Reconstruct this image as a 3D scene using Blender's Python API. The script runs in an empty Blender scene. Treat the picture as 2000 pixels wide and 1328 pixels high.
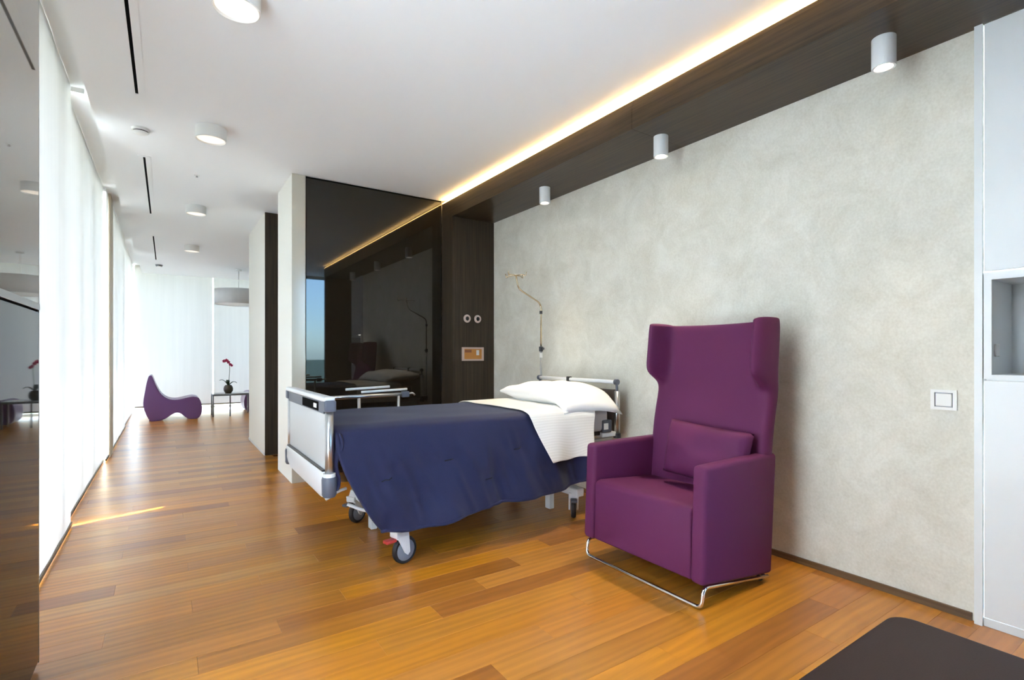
import bpy, bmesh, math, random
from mathutils import Vector, Matrix, noise

random.seed(7)
scene = bpy.context.scene
C = scene.collection
PI = math.pi

# ------------------------------------------------------------------ camera
F_PX, HORIZON, CAM_H = 1000.0, 692.0, 1.18
cam_data = bpy.data.cameras.new('camera')
cam_data.sensor_width = 36.0
cam_data.lens = F_PX / 2000.0 * 36.0
cam_data.shift_y = (HORIZON - 664.0) / 2000.0
cam_data.clip_start = 0.02
cam = bpy.data.objects.new('camera', cam_data)
C.objects.link(cam)
cam.location = (0.0, 0.0, CAM_H)
cam.rotation_euler = (PI / 2, 0.0, -math.atan(0.674))
scene.camera = cam

# ------------------------------------------------------------------ sky, sun, exposure
SKY_STRENGTH, SUN_STRENGTH, EXPOSURE = 0.85, 3.4, 3.30
world = bpy.data.worlds.new('world')
scene.world = world
world.use_nodes = True
wn, wl = world.node_tree.nodes, world.node_tree.links
wn.clear()
w_out = wn.new('ShaderNodeOutputWorld')
w_bg = wn.new('ShaderNodeBackground')
w_bg.inputs['Strength'].default_value = SKY_STRENGTH
w_hs = wn.new('ShaderNodeHueSaturation')
w_hs.inputs['Saturation'].default_value = 0.72
w_sky = wn.new('ShaderNodeTexSky')
w_sky.sky_type = 'NISHITA'
w_sky.sun_disc = False
w_sky.sun_elevation = math.radians(61)
w_sky.sun_rotation = math.radians(250)
w_sky.air_density = 1.0
w_sky.dust_density = 0.6
wl.new(w_sky.outputs[0], w_hs.inputs['Color'])
wl.new(w_hs.outputs[0], w_bg.inputs['Color'])
wl.new(w_bg.outputs[0], w_out.inputs['Surface'])

sun_data = bpy.data.lights.new('sun', 'SUN')
sun_data.energy = SUN_STRENGTH
sun_data.angle = math.radians(0.53)
sun_data.color = (1.0, 0.95, 0.87)
sun = bpy.data.objects.new('sun', sun_data)
C.objects.link(sun)
sun_dir = Vector((0.952, 0.306, -math.tan(math.radians(60.8)))).normalized()
sun.rotation_euler = sun_dir.to_track_quat('-Z', 'Y').to_euler()
sun.location = (-6, -2, 9)

vs = scene.view_settings
vs.view_transform = 'Standard'
vs.look = 'None'
vs.gamma = 1.0
vs.use_curve_mapping = False
vs.exposure = EXPOSURE

# ------------------------------------------------------------------ materials
def new_mat(name):
    m = bpy.data.materials.new(name)
    m.use_nodes = True
    nt = m.node_tree
    b = nt.nodes['Principled BSDF']
    return m, nt, b

def lin(r, g, b):
    f = lambda v: (v / 255.0) / 12.92 if v / 255.0 <= 0.04045 else ((v / 255.0 + 0.055) / 1.055) ** 2.4
    return (f(r), f(g), f(b), 1.0)

def simple(name, col, rough=0.5, metal=0.0, spec=0.5, coat=0.0, sheen=0.0, bump=0.0, bscale=200.0, var=0.0):
    """Plain coloured surface with a little procedural colour variation and fine relief."""
    m, nt, b = new_mat(name)
    b.inputs['Base Color'].default_value = col
    b.inputs['Roughness'].default_value = rough
    b.inputs['Metallic'].default_value = metal
    b.inputs['Specular IOR Level'].default_value = spec
    b.inputs['Coat Weight'].default_value = coat
    b.inputs['Coat Roughness'].default_value = 0.12
    b.inputs['Sheen Weight'].default_value = sheen
    tc = nt.nodes.new('ShaderNodeNewGeometry')
    nz = nt.nodes.new('ShaderNodeTexNoise')
    nz.inputs['Scale'].default_value = bscale
    nz.inputs['Detail'].default_value = 3.0
    nt.links.new(tc.outputs['Position'], nz.inputs['Vector'])
    if var > 0:
        rp = nt.nodes.new('ShaderNodeValToRGB')
        k0, k1 = 1.0 - var, 1.0 + var
        rp.color_ramp.elements[0].color = (col[0] * k0, col[1] * k0, col[2] * k0, 1)
        rp.color_ramp.elements[1].color = (min(1, col[0] * k1), min(1, col[1] * k1), min(1, col[2] * k1), 1)
        rp.color_ramp.elements[0].position = 0.3
        rp.color_ramp.elements[1].position = 0.7
        nt.links.new(nz.outputs['Fac'], rp.inputs['Fac'])
        nt.links.new(rp.outputs['Color'], b.inputs['Base Color'])
    if bump > 0:
        bp = nt.nodes.new('ShaderNodeBump')
        bp.inputs['Strength'].default_value = bump
        bp.inputs['Distance'].default_value = 0.002
        nt.links.new(nz.outputs['Fac'], bp.inputs['Height'])
        nt.links.new(bp.outputs['Normal'], b.inputs['Normal'])
    return m

def emissive(name, col, strength):
    m, nt, b = new_mat(name)
    b.inputs['Base Color'].default_value = (0.8, 0.8, 0.8, 1)
    b.inputs['Emission Color'].default_value = col
    b.inputs['Emission Strength'].default_value = strength
    return m

def wood_mat(name, c0, c1, scale, rough, spec=0.4):
    """Straight-grained veneer: noise stretched along the grain."""
    m, nt, b = new_mat(name)
    g = nt.nodes.new('ShaderNodeNewGeometry')
    mp = nt.nodes.new('ShaderNodeMapping')
    mp.inputs['Scale'].default_value = scale
    nz = nt.nodes.new('ShaderNodeTexNoise')
    nz.inputs['Scale'].default_value = 1.0
    nz.inputs['Detail'].default_value = 6.0
    nz.inputs['Roughness'].default_value = 0.65
    rp = nt.nodes.new('ShaderNodeValToRGB')
    rp.color_ramp.elements[0].color = c0
    rp.color_ramp.elements[1].color = c1
    rp.color_ramp.elements[0].position = 0.3
    rp.color_ramp.elements[1].position = 0.72
    nt.links.new(g.outputs['Position'], mp.inputs['Vector'])
    nt.links.new(mp.outputs['Vector'], nz.inputs['Vector'])
    nt.links.new(nz.outputs['Fac'], rp.inputs['Fac'])
    nt.links.new(rp.outputs['Color'], b.inputs['Base Color'])
    b.inputs['Roughness'].default_value = rough
    b.inputs['Specular IOR Level'].default_value = spec
    bp = nt.nodes.new('ShaderNodeBump')
    bp.inputs['Strength'].default_value = 0.12
    bp.inputs['Distance'].default_value = 0.002
    nt.links.new(nz.outputs['Fac'], bp.inputs['Height'])
    nt.links.new(bp.outputs['Normal'], b.inputs['Normal'])
    return m

def plank_mat():
    """Varnished hardwood; every plank has its own tone (attribute rnd) and its own grain offset."""
    m, nt, b = new_mat('varnished_plank')
    N, L = nt.nodes.new, nt.links.new
    at = N('ShaderNodeAttribute'); at.attribute_name = 'rnd'
    g = N('ShaderNodeNewGeometry')
    off = N('ShaderNodeCombineXYZ')
    mul = N('ShaderNodeMath'); mul.operation = 'MULTIPLY'; mul.inputs[1].default_value = 57.0
    L(at.outputs['Fac'], mul.inputs[0]); L(mul.outputs[0], off.inputs['X']); L(mul.outputs[0], off.inputs['Z'])
    add = N('ShaderNodeVectorMath'); add.operation = 'ADD'
    L(g.outputs['Position'], add.inputs[0]); L(off.outputs[0], add.inputs[1])
    mp = N('ShaderNodeMapping'); mp.inputs['Scale'].default_value = (0.8, 12.0, 1.0)
    L(add.outputs[0], mp.inputs['Vector'])
    nz = N('ShaderNodeTexNoise'); nz.inputs['Scale'].default_value = 1.0
    nz.inputs['Detail'].default_value = 8.0; nz.inputs['Roughness'].default_value = 0.68
    nz.inputs['Distortion'].default_value = 0.9
    L(mp.outputs['Vector'], nz.inputs['Vector'])
    # cathedral figure
    mp2 = N('ShaderNodeMapping'); mp2.inputs['Scale'].default_value = (0.45, 3.2, 1.0)
    L(add.outputs[0], mp2.inputs['Vector'])
    wv = N('ShaderNodeTexWave'); wv.wave_type = 'BANDS'; wv.bands_direction = 'Y'
    wv.inputs['Scale'].default_value = 2.2; wv.inputs['Distortion'].default_value = 7.0
    wv.inputs['Detail'].default_value = 2.0; wv.inputs['Detail Scale'].default_value = 1.2
    L(mp2.outputs['Vector'], wv.inputs['Vector'])
    mixg = N('ShaderNodeMix'); mixg.data_type = 'FLOAT'; mixg.inputs['Factor'].default_value = 0.16
    L(nz.outputs['Fac'], mixg.inputs['A']); L(wv.outputs['Fac'], mixg.inputs['B'])
    tone = N('ShaderNodeValToRGB')
    e = tone.color_ramp.elements
    e[0].position = 0.0; e[0].color = lin(158, 96, 38)
    e[1].position = 1.0; e[1].color = lin(208, 146, 60)
    for p, c in ((0.25, lin(188, 126, 44)), (0.5, lin(204, 134, 32)), (0.75, lin(182, 116, 46))):
        q = e.new(p); q.color = c
    L(at.outputs['Fac'], tone.inputs['Fac'])
    dark = N('ShaderNodeValToRGB')
    dark.color_ramp.elements[0].position = 0.22; dark.color_ramp.elements[0].color = (0.62, 0.58, 0.52, 1)
    dark.color_ramp.elements[1].position = 0.72; dark.color_ramp.elements[1].color = (1.12, 1.12, 1.12, 1)
    L(mixg.outputs['Result'], dark.inputs['Fac'])
    mixc = N('ShaderNodeMix'); mixc.data_type = 'RGBA'; mixc.blend_type = 'MULTIPLY'
    mixc.inputs['Factor'].default_value = 1.0
    L(tone.outputs['Color'], mixc.inputs['A']); L(dark.outputs['Color'], mixc.inputs['B'])
    L(mixc.outputs['Result'], b.inputs['Base Color'])
    b.inputs['Roughness'].default_value = 0.31
    b.inputs['Specular IOR Level'].default_value = 0.72
    bp = N('ShaderNodeBump'); bp.inputs['Strength'].default_value = 0.05; bp.inputs['Distance'].default_value = 0.002
    L(nz.outputs['Fac'], bp.inputs['Height']); L(bp.outputs['Normal'], b.inputs['Normal'])
    return m

def wallpaper_mat():
    """Mottled plaster-look wallpaper."""
    m, nt, b = new_mat('mottled_wallpaper')
    N, L = nt.nodes.new, nt.links.new
    g = N('ShaderNodeNewGeometry')
    n1 = N('ShaderNodeTexNoise'); n1.inputs['Scale'].default_value = 4.2; n1.inputs['Detail'].default_value = 9.0
    n1.inputs['Roughness'].default_value = 0.72; n1.inputs['Distortion'].default_value = 0.5
    mp = N('ShaderNodeMapping'); mp.inputs['Scale'].default_value = (1, 60, 60)
    n2 = N('ShaderNodeTexNoise'); n2.inputs['Scale'].default_value = 1.4; n2.inputs['Detail'].default_value = 4.0
    L(g.outputs['Position'], n1.inputs['Vector']); L(g.outputs['Position'], mp.inputs['Vector'])
    L(mp.outputs['Vector'], n2.inputs['Vector'])
    mx = N('ShaderNodeMix'); mx.data_type = 'FLOAT'; mx.inputs['Factor'].default_value = 0.3
    L(n1.outputs['Fac'], mx.inputs['A']); L(n2.outputs['Fac'], mx.inputs['B'])
    rp = N('ShaderNodeValToRGB')
    rp.color_ramp.elements[0].position = 0.34; rp.color_ramp.elements[0].color = lin(206, 202, 187)
    rp.color_ramp.elements[1].position = 0.62; rp.color_ramp.elements[1].color = lin(231, 229, 218)
    L(mx.outputs['Result'], rp.inputs['Fac']); L(rp.outputs['Color'], b.inputs['Base Color'])
    b.inputs['Roughness'].default_value = 0.7
    bp = N('ShaderNodeBump'); bp.inputs['Strength'].default_value = 0.15; bp.inputs['Distance'].default_value = 0.001
    L(n2.outputs['Fac'], bp.inputs['Height']); L(bp.outputs['Normal'], b.inputs['Normal'])
    return m

def blind_mat(name, col, trans):
    """Woven screen fabric that lets daylight through."""
    m = bpy.data.materials.new(name); m.use_nodes = True
    nt = m.node_tree; nt.nodes.clear()
    N, L = nt.nodes.new, nt.links.new
    o = N('ShaderNodeOutputMaterial'); mix = N('ShaderNodeMixShader'); mix.inputs[0].default_value = trans
    d = N('ShaderNodeBsdfDiffuse'); t = N('ShaderNodeBsdfTranslucent')
    g = N('ShaderNodeNewGeometry'); mp = N('ShaderNodeMapping'); mp.inputs['Scale'].default_value = (14, 14, 0.6)
    nz = N('ShaderNodeTexNoise'); nz.inputs['Scale'].default_value = 1.0; nz.inputs['Detail'].default_value = 3.0
    rp = N('ShaderNodeValToRGB')
    rp.color_ramp.elements[0].position = 0.3; rp.color_ramp.elements[1].position = 0.7
    rp.color_ramp.elements[0].color = (col[0] * .95, col[1] * .95, col[2] * .95, 1)
    rp.color_ramp.elements[1].color = col
    L(g.outputs['Position'], mp.inputs['Vector']); L(mp.outputs['Vector'], nz.inputs['Vector'])
    L(nz.outputs['Fac'], rp.inputs['Fac'])
    L(rp.outputs['Color'], d.inputs['Color']); L(rp.outputs['Color'], t.inputs['Color'])
    L(d.outputs[0], mix.inputs[1]); L(t.outputs[0], mix.inputs[2]); L(mix.outputs[0], o.inputs['Surface'])
    return m

def pane_mat(name='window_glass', tint=(0.93, 0.95, 0.95, 1)):
    m = bpy.data.materials.new(name); m.use_nodes = True
    nt = m.node_tree; nt.nodes.clear()
    N, L = nt.nodes.new, nt.links.new
    o = N('ShaderNodeOutputMaterial'); mix = N('ShaderNodeMixShader')
    t = N('ShaderNodeBsdfTransparent'); t.inputs['Color'].default_value = tint
    gl = N('ShaderNodeBsdfGlossy'); gl.inputs['Roughness'].default_value = 0.01
    lw = N('ShaderNodeLayerWeight'); lw.inputs['Blend'].default_value = 0.5
    pw = N('ShaderNodeMath'); pw.operation = 'POWER'; pw.inputs[1].default_value = 5.0
    fr = N('ShaderNodeMath'); fr.operation = 'MULTIPLY_ADD'; fr.inputs[1].default_value = 0.9; fr.inputs[2].default_value = 0.035
    L(lw.outputs['Facing'], pw.inputs[0]); L(pw.outputs[0], fr.inputs[0])
    L(fr.outputs[0], mix.inputs[0]); L(t.outputs[0], mix.inputs[1]); L(gl.outputs[0], mix.inputs[2])
    L(mix.outputs[0], o.inputs['Surface'])
    return m

def linen_mat():
    """White bed linen with woven satin stripes."""
    m, nt, b = new_mat('striped_linen')
    N, L = nt.nodes.new, nt.links.new
    g = N('ShaderNodeNewGeometry'); sp = N('ShaderNodeSeparateXYZ'); L(g.outputs['Position'], sp.inputs[0])
    # stripes run along the bed: across y on top, across z on the side
    ad = N('ShaderNodeMath'); ad.operation = 'ADD'; L(sp.outputs['Y'], ad.inputs[0]); L(sp.outputs['Z'], ad.inputs[1])
    mu = N('ShaderNodeMath'); mu.operation = 'MULTIPLY'; mu.inputs[1].default_value = 300.0; L(ad.outputs[0], mu.inputs[0])
    si = N('ShaderNodeMath'); si.operation = 'SINE'; L(mu.outputs[0], si.inputs[0])
    rp = N('ShaderNodeValToRGB')
    rp.color_ramp.elements[0].position = 0.35; rp.color_ramp.elements[0].color = lin(236, 235, 230)
    rp.color_ramp.elements[1].position = 0.65; rp.color_ramp.elements[1].color = lin(245, 244, 240)
    L(si.outputs[0], rp.inputs['Fac']); L(rp.outputs['Color'], b.inputs['Base Color'])
    b.inputs['Roughness'].default_value = 0.75
    return m

M = {}
M['plank'] = plank_mat()
M['wallpaper'] = wallpaper_mat()
M['white_paint'] = simple('white_wall_paint', lin(232, 230, 222), 0.75, bump=0.05, bscale=150)
M['ceiling'] = simple('ceiling_paint', lin(243, 245, 246), 0.8, bump=0.04, bscale=150)
M['pillar'] = simple('lacquered_pillar', lin(200, 196, 182), 0.18, coat=0.6)
M['dark_wood'] = wood_mat('dark_oak_vertical', lin(38, 31, 24), lin(76, 63, 49), (60, 60, 1.6), 0.42)
M['dark_wood_h'] = wood_mat('dark_oak_lengthwise', lin(38, 30, 21), lin(78, 62, 42), (60, 1.6, 60), 0.38)
M['subfloor'] = simple('subfloor', lin(60, 40, 22), 0.8)
M['skirting'] = wood_mat('brown_skirting', lin(84, 62, 40), lin(120, 94, 66), (40, 2, 60), 0.4)
M['black_glass'] = simple('dark_back_painted_glass', lin(36, 31, 24), 0.02, spec=0.55, coat=0.0)
M['smoked_glass'] = simple('smoked_mirror_glass', lin(24, 20, 15), 0.025, spec=0.12)
M['mirror_glass'] = simple('grey_mirror_glass', lin(150, 148, 138), 0.025, metal=0.3, spec=1.0)
M['shadow_gap'] = simple('black_joint', (0.004, 0.004, 0.004, 1), 0.9, spec=0.05)
M['lacquer_white'] = simple('white_lacquer', lin(226, 230, 231), 0.35, coat=0.15)
M['plastic_white'] = simple('white_plastic', lin(235, 235, 232), 0.4)
M['alu'] = simple('brushed_aluminium', lin(190, 192, 194), 0.32, metal=1.0, bump=0.05, bscale=600)
M['alu_dark'] = simple('dark_anodised_metal', lin(90, 90, 90), 0.4, metal=0.8)
M['chrome'] = simple('polished_chrome', lin(225, 224, 220), 0.08, metal=1.0)
M['grey_plastic'] = simple('slate_grey_plastic', lin(88, 94, 108), 0.45)
M['dark_plastic'] = simple('charcoal_plastic', lin(42, 44, 50), 0.45)
M['bed_white'] = simple('white_bed_lacquer', lin(226, 230, 234), 0.35)
M['bed_panel'] = simple('pale_grey_laminate', lin(196, 202, 206), 0.3, coat=0.1)
M['head_panel'] = simple('brown_grey_laminate', lin(88, 78, 72), 0.35)
M['rubber'] = simple('black_rubber', lin(30, 31, 36), 0.6)
M['wheel_hub'] = simple('grey_wheel_disc', lin(130, 138, 150), 0.4)
M['red'] = simple('red_pedal_plastic', lin(196, 60, 56), 0.4)
M['navy'] = simple('navy_quilt_fabric', lin(34, 38, 72), 0.7, spec=0.25, sheen=0.12, bump=0.25, bscale=420, var=0.12)
M['navy_dark'] = simple('navy_stitch_thread', lin(16, 18, 34), 0.8)
M['linen'] = linen_mat()
M['pillow'] = simple('white_cotton', lin(248, 248, 247), 0.75, bump=0.05, bscale=60)
M['mattress'] = simple('pale_mattress_cover', lin(205, 208, 214), 0.6)
M['purple'] = simple('purple_wool_upholstery', lin(96, 42, 80), 0.6, spec=0.15, sheen=0.0, bump=0.12, bscale=700, var=0.06)
M['purple_lounge'] = simple('purple_lounge_upholstery', lin(108, 70, 122), 0.36, sheen=0.2, bump=0.05, bscale=400, var=0.05)
M['brown_leather'] = simple('dark_brown_leather', lin(46, 30, 27), 0.6, spec=0.25, bump=0.15, bscale=260, var=0.08)
M['blind'] = blind_mat('screen_blind_fabric', (0.72, 0.708, 0.68, 1), 0.050)
M['blind_light'] = blind_mat('sheer_blind_fabric', (0.76, 0.75, 0.73, 1), 0.060)
M['blind_fill'] = blind_mat('daylight_fill_fabric', (0.90, 0.90, 0.89, 1), 0.37)  # very translucent, for the added blind that lets in extra daylight
M['glass'] = pane_mat()
M['tinted_glass'] = pane_mat('blue_tinted_glass', (0.42, 0.52, 0.60, 1))
M['frame'] = simple('aluminium_window_frame', lin(196, 190, 178), 0.4)
M['post'] = simple('pale_timber_post', lin(205, 192, 168), 0.5)
M['bar'] = simple('grey_bottom_bar', lin(120, 112, 100), 0.45)
M['concrete'] = simple('pale_concrete', lin(190, 186, 178), 0.85, bump=0.2, bscale=30, var=0.1)
M['bounce_terrace'] = simple('pale_bounce_paving', lin(226, 222, 212), 0.8, bump=0.2, bscale=30, var=0.06)  # kept pale so the added paving reflects sunlight indoors
M['grass'] = simple('lawn_green', lin(112, 118, 86), 0.9, bump=0.3, bscale=4, var=0.25)
M['led'] = emissive('warm_led_strip', (1.0, 0.60, 0.20, 1), 4.0)
M['lamp_warm'] = emissive('warm_lamp_diffuser', (1.0, 0.84, 0.64, 1), 0.085)
M['spot_lens'] = emissive('spot_lens', (1.0, 0.88, 0.70, 1), 2.0)
M['copper'] = simple('orange_socket_panel', lin(206, 140, 66), 0.4)
M['copper_dark'] = simple('brown_socket_module', lin(150, 92, 60), 0.4)
M['ring'] = simple('pinkish_steel_ring', lin(214, 192, 184), 0.3, metal=0.1)
M['brass'] = simple('warm_steel_tube', lin(206, 190, 160), 0.22, metal=1.0)
M['pot'] = simple('dark_ceramic_pot', lin(64, 52, 34), 0.3)
M['leaf'] = simple('dark_green_leaf', lin(46, 62, 34), 0.4)
M['stem'] = simple('grey_green_stem', lin(120, 126, 110), 0.5)
M['petal'] = simple('magenta_orchid_petal', lin(186, 44, 92), 0.5)
M['shade'] = blind_mat('drum_shade_fabric', (0.86, 0.86, 0.86, 1), 0.45)
M['grey_metal'] = simple('grey_lacquered_metal', lin(120, 124, 128), 0.35, metal=0.6)
M['glass_top'] = simple('grey_glass_table_top', lin(150, 156, 160), 0.1)

# ------------------------------------------------------------------ object helpers
WORLD_LOC = {}

def link_obj(name, mesh, mat, parent=None, smooth=False):
    """Make one mesh object; vertices arrive in world coordinates, the origin moves to the mesh centre."""
    me = mesh
    n = len(me.vertices)
    if n:
        lo = Vector((1e9,) * 3); hi = Vector((-1e9,) * 3)
        for v in me.vertices:
            for k in range(3):
                lo[k] = min(lo[k], v.co[k]); hi[k] = max(hi[k], v.co[k])
        c = (lo + hi) / 2
        c.z = lo.z
        me.transform(Matrix.Translation(-c))
    else:
        c = Vector((0, 0, 0))
    o = bpy.data.objects.new(name, me)
    C.objects.link(o)
    if mat is not None:
        me.materials.append(M[mat] if isinstance(mat, str) else mat)
    if smooth:
        for p in me.polygons:
            p.use_smooth = True
    if parent is not None:
        o.parent = parent
        o.location = c - WORLD_LOC[parent.name]
    else:
        o.location = c
    WORLD_LOC[o.name] = c.copy()
    return o

def from_bm(name, bm, mat, parent=None, smooth=False):
    bmesh.ops.recalc_face_normals(bm, faces=bm.faces)
    me = bpy.data.meshes.new(name)
    bm.to_mesh(me); bm.free()
    return link_obj(name, me, mat, parent, smooth)

def root(name, loc, label, cat, group=None):
    o = bpy.data.objects.new(name, None)
    o.empty_display_size = 0.1
    C.objects.link(o)
    o.location = loc
    WORLD_LOC[o.name] = Vector(loc)
    return tag(o, label, cat, group)

def tag(o, label=None, cat=None, group=None, kind=None):
    if label: o['label'] = label
    if cat: o['category'] = cat
    if group: o['group'] = group
    if kind: o['kind'] = kind
    return o

def structure(o, label=None):
    o['kind'] = 'structure'
    if label: o['label'] = label
    return o

def bm_box(bm, x0, x1, y0, y1, z0, z1, bev=0.0, seg=2):
    r = bmesh.ops.create_cube(bm, size=1.0)
    vs_ = r['verts']
    for v in vs_:
        v.co.x = x0 + (v.co.x + 0.5) * (x1 - x0)
        v.co.y = y0 + (v.co.y + 0.5) * (y1 - y0)
        v.co.z = z0 + (v.co.z + 0.5) * (z1 - z0)
    if bev > 0:
        es = list({e for v in vs_ for e in v.link_edges})
        bmesh.ops.bevel(bm, geom=es, offset=bev, segments=seg, profile=0.5, affect='EDGES')

def box(name, x0, x1, y0, y1, z0, z1, mat, parent=None, bev=0.0, seg=2):
    bm = bmesh.new()
    bm_box(bm, x0, x1, y0, y1, z0, z1, bev, seg)
    return from_bm(name, bm, mat, parent, smooth=False)

def boxes(name, lst, mat, parent=None, bev=0.0):
    bm = bmesh.new()
    for b in lst:
        bm_box(bm, *b, bev)
    return from_bm(name, bm, mat, parent)

def fillet(pts, r, seg=6):
    pts = [Vector(p) for p in pts]
    out = [pts[0]]
    for i in range(1, len(pts) - 1):
        a, b, c = pts[i - 1], pts[i], pts[i + 1]
        d0, d1 = (a - b), (c - b)
        rr = min(r, d0.length * 0.49, d1.length * 0.49)
        p0, p1 = b + d0.normalized() * rr, b + d1.normalized() * rr
        for k in range(seg + 1):
            t = k / seg
            out.append(p0 * (1 - t) ** 2 + b * 2 * t * (1 - t) + p1 * t * t)
    out.append(pts[-1])
    return out

def bm_tube(bm, pts, r, n=12, closed=False):
    pts = [Vector(p) for p in pts]
    rad = r if isinstance(r, (list, tuple)) else [r] * len(pts)
    m = len(pts)
    tang = []
    for i in range(m):
        if closed:
            t = pts[(i + 1) % m] - pts[i - 1]
        else:
            t = pts[min(i + 1, m - 1)] - pts[max(i - 1, 0)]
        tang.append(t.normalized())
    up = Vector((0, 0, 1)) if abs(tang[0].z) < 0.9 else Vector((1, 0, 0))
    nrm = (up - tang[0] * up.dot(tang[0])).normalized()
    rings = []
    for i in range(m):
        if i > 0:
            nrm = (nrm - tang[i] * nrm.dot(tang[i]))
            nrm = nrm.normalized() if nrm.length > 1e-6 else tang[i].orthogonal().normalized()
        bn = tang[i].cross(nrm)
        rings.append([bm.verts.new(pts[i] + (nrm * math.cos(2 * PI * k / n) + bn * math.sin(2 * PI * k / n)) * rad[i]) for k in range(n)])
    rng = range(m) if closed else range(m - 1)
    for i in rng:
        a, b = rings[i], rings[(i + 1) % m]
        for k in range(n):
            bm.faces.new((a[k], a[(k + 1) % n], b[(k + 1) % n], b[k]))
    if not closed:
        bm.faces.new(rings[0]); bm.faces.new(rings[-1])

def tube(name, pts, r, mat, parent=None, n=12, closed=False):
    bm = bmesh.new()
    bm_tube(bm, pts, r, n, closed)
    return from_bm(name, bm, mat, parent, smooth=True)

def bm_lathe(bm, prof, cen=(0, 0, 0), axis='Z', n=28, caps=True):
    """Revolve (radius, height) pairs around an axis through cen."""
    cen = Vector(cen)
    rings = []
    for r, h in prof:
        ring = []
        for k in range(n):
            a = 2 * PI * k / n
            if axis == 'Z': p = Vector((r * math.cos(a), r * math.sin(a), h))
            elif axis == 'Y': p = Vector((r * math.cos(a), h, r * math.sin(a)))
            else: p = Vector((h, r * math.cos(a), r * math.sin(a)))
            ring.append(bm.verts.new(cen + p))
        rings.append(ring)
    for i in range(len(rings) - 1):
        a, b = rings[i], rings[i + 1]
        for k in range(n):
            bm.faces.new((a[k], a[(k + 1) % n], b[(k + 1) % n], b[k]))
    if caps and prof[0][0] > 1e-5: bm.faces.new(rings[0])
    if caps and prof[-1][0] > 1e-5: bm.faces.new(rings[-1])
    bmesh.ops.remove_doubles(bm, verts=bm.verts, dist=1e-5)

def lathe(name, prof, cen, mat, parent=None, axis='Z', n=28, smooth=True, caps=True):
    bm = bmesh.new()
    bm_lathe(bm, prof, cen, axis, n, caps)
    o = from_bm(name, bm, mat, parent, smooth)
    if smooth:
        auto_smooth(o)
    return o

def auto_smooth(o, ang=35):
    me = o.data
    bm = bmesh.new(); bm.from_mesh(me)
    for e in bm.edges:
        if len(e.link_faces) == 2 and e.calc_face_angle(0) > math.radians(ang):
            e.smooth = False
    for f in bm.faces: f.smooth = True
    bm.to_mesh(me); bm.free()
    return o

def bm_prism(bm, poly, a0, a1, plane='XZ'):
    """Extrude a 2D polygon. XZ extrudes along y, XY along z, YZ along x."""
    def P(p, a):
        if plane == 'XZ': return (p[0], a, p[1])
        if plane == 'XY': return (p[0], p[1], a)
        return (a, p[0], p[1])
    v0 = [bm.verts.new(P(p, a0)) for p in poly]
    v1 = [bm.verts.new(P(p, a1)) for p in poly]
    n = len(poly)
    caps = [bm.faces.new(v0), bm.faces.new(v1)]
    for k in range(n):
        bm.faces.new((v0[k], v0[(k + 1) % n], v1[(k + 1) % n], v1[k]))
    return caps, v0, v1

def prism(name, poly, a0, a1, mat, parent=None, plane='XZ', bev=0.0, seg=3, smooth=True):
    bm = bmesh.new()
    bm_prism(bm, poly, a0, a1, plane)
    bmesh.ops.recalc_face_normals(bm, faces=bm.faces)
    if bev > 0:
        es = [e for e in bm.edges if len(e.link_faces) == 2 and e.calc_face_angle(0) > math.radians(28)]
        bmesh.ops.bevel(bm, geom=es, offset=bev, segments=seg, profile=0.5, affect='EDGES', clamp_overlap=True)
    o = from_bm(name, bm, mat, parent, smooth)
    if smooth: auto_smooth(o, 40)
    return o

def rrect(x0, x1, y0, y1, r, seg=6):
    out = []
    for cx_, cy_, a0 in ((x1 - r, y1 - r, 0), (x0 + r, y1 - r, PI / 2), (x0 + r, y0 + r, PI), (x1 - r, y0 + r, 1.5 * PI)):
        for k in range(seg + 1):
            a = a0 + PI / 2 * k / seg
            out.append((cx_ + r * math.cos(a), cy_ + r * math.sin(a)))
    return out

def catmull(pts, sub=5):
    n = len(pts); out = []
    for i in range(n):
        p0, p1, p2, p3 = (Vector(pts[(i + k - 1) % n]) for k in range(4))
        for s in range(sub):
            t = s / sub
            out.append(tuple(0.5 * ((2 * p1) + (p2 - p0) * t + (2 * p0 - 5 * p1 + 4 * p2 - p3) * t * t + (3 * p1 - p0 - 3 * p2 + p3) * t ** 3)))
    return out

def grid_mesh(name, nu, nv, fn, mat, parent=None, thick=0.0, sub=0):
    bm = bmesh.new()
    vv = [[bm.verts.new(fn(i / nu, j / nv)) for j in range(nv + 1)] for i in range(nu + 1)]
    for i in range(nu):
        for j in range(nv):
            bm.faces.new((vv[i][j], vv[i + 1][j], vv[i + 1][j + 1], vv[i][j + 1]))
    o = from_bm(name, bm, mat, parent, smooth=True)
    if thick:
        md = o.modifiers.new('thickness', 'SOLIDIFY'); md.thickness = thick; md.offset = 0.0
    if sub:
        md = o.modifiers.new('smooth', 'SUBSURF'); md.levels = sub; md.render_levels = sub
    return o

def copy_tree(o, parent=None):
    c = o.copy()
    C.objects.link(c)
    c.parent = parent
    for ch in list(o.children):
        copy_tree(ch, c)
    return c

def sst(a, b, x):
    t = min(1.0, max(0.0, (x - a) / (b - a)))
    return t * t * (3 - 2 * t)

def interp(tab, x):
    if x <= tab[0][0]: return tab[0][1]
    for (a, va), (b, vb) in zip(tab, tab[1:]):
        if x <= b:
            return va + (vb - va) * sst(a, b, x)
    return tab[-1][1]

# ------------------------------------------------------------------ dimensions of the place
X_BLIND, X_HEAD, X_CORR = -0.555, 2.965, 0.945
Y_GLASS, Y_FAR, Y_REAR = 5.0, 13.05, -1.35
Z_CEIL, Z_SOFFIT = 2.835, 2.615
X_FASCIA = 2.458

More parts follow.
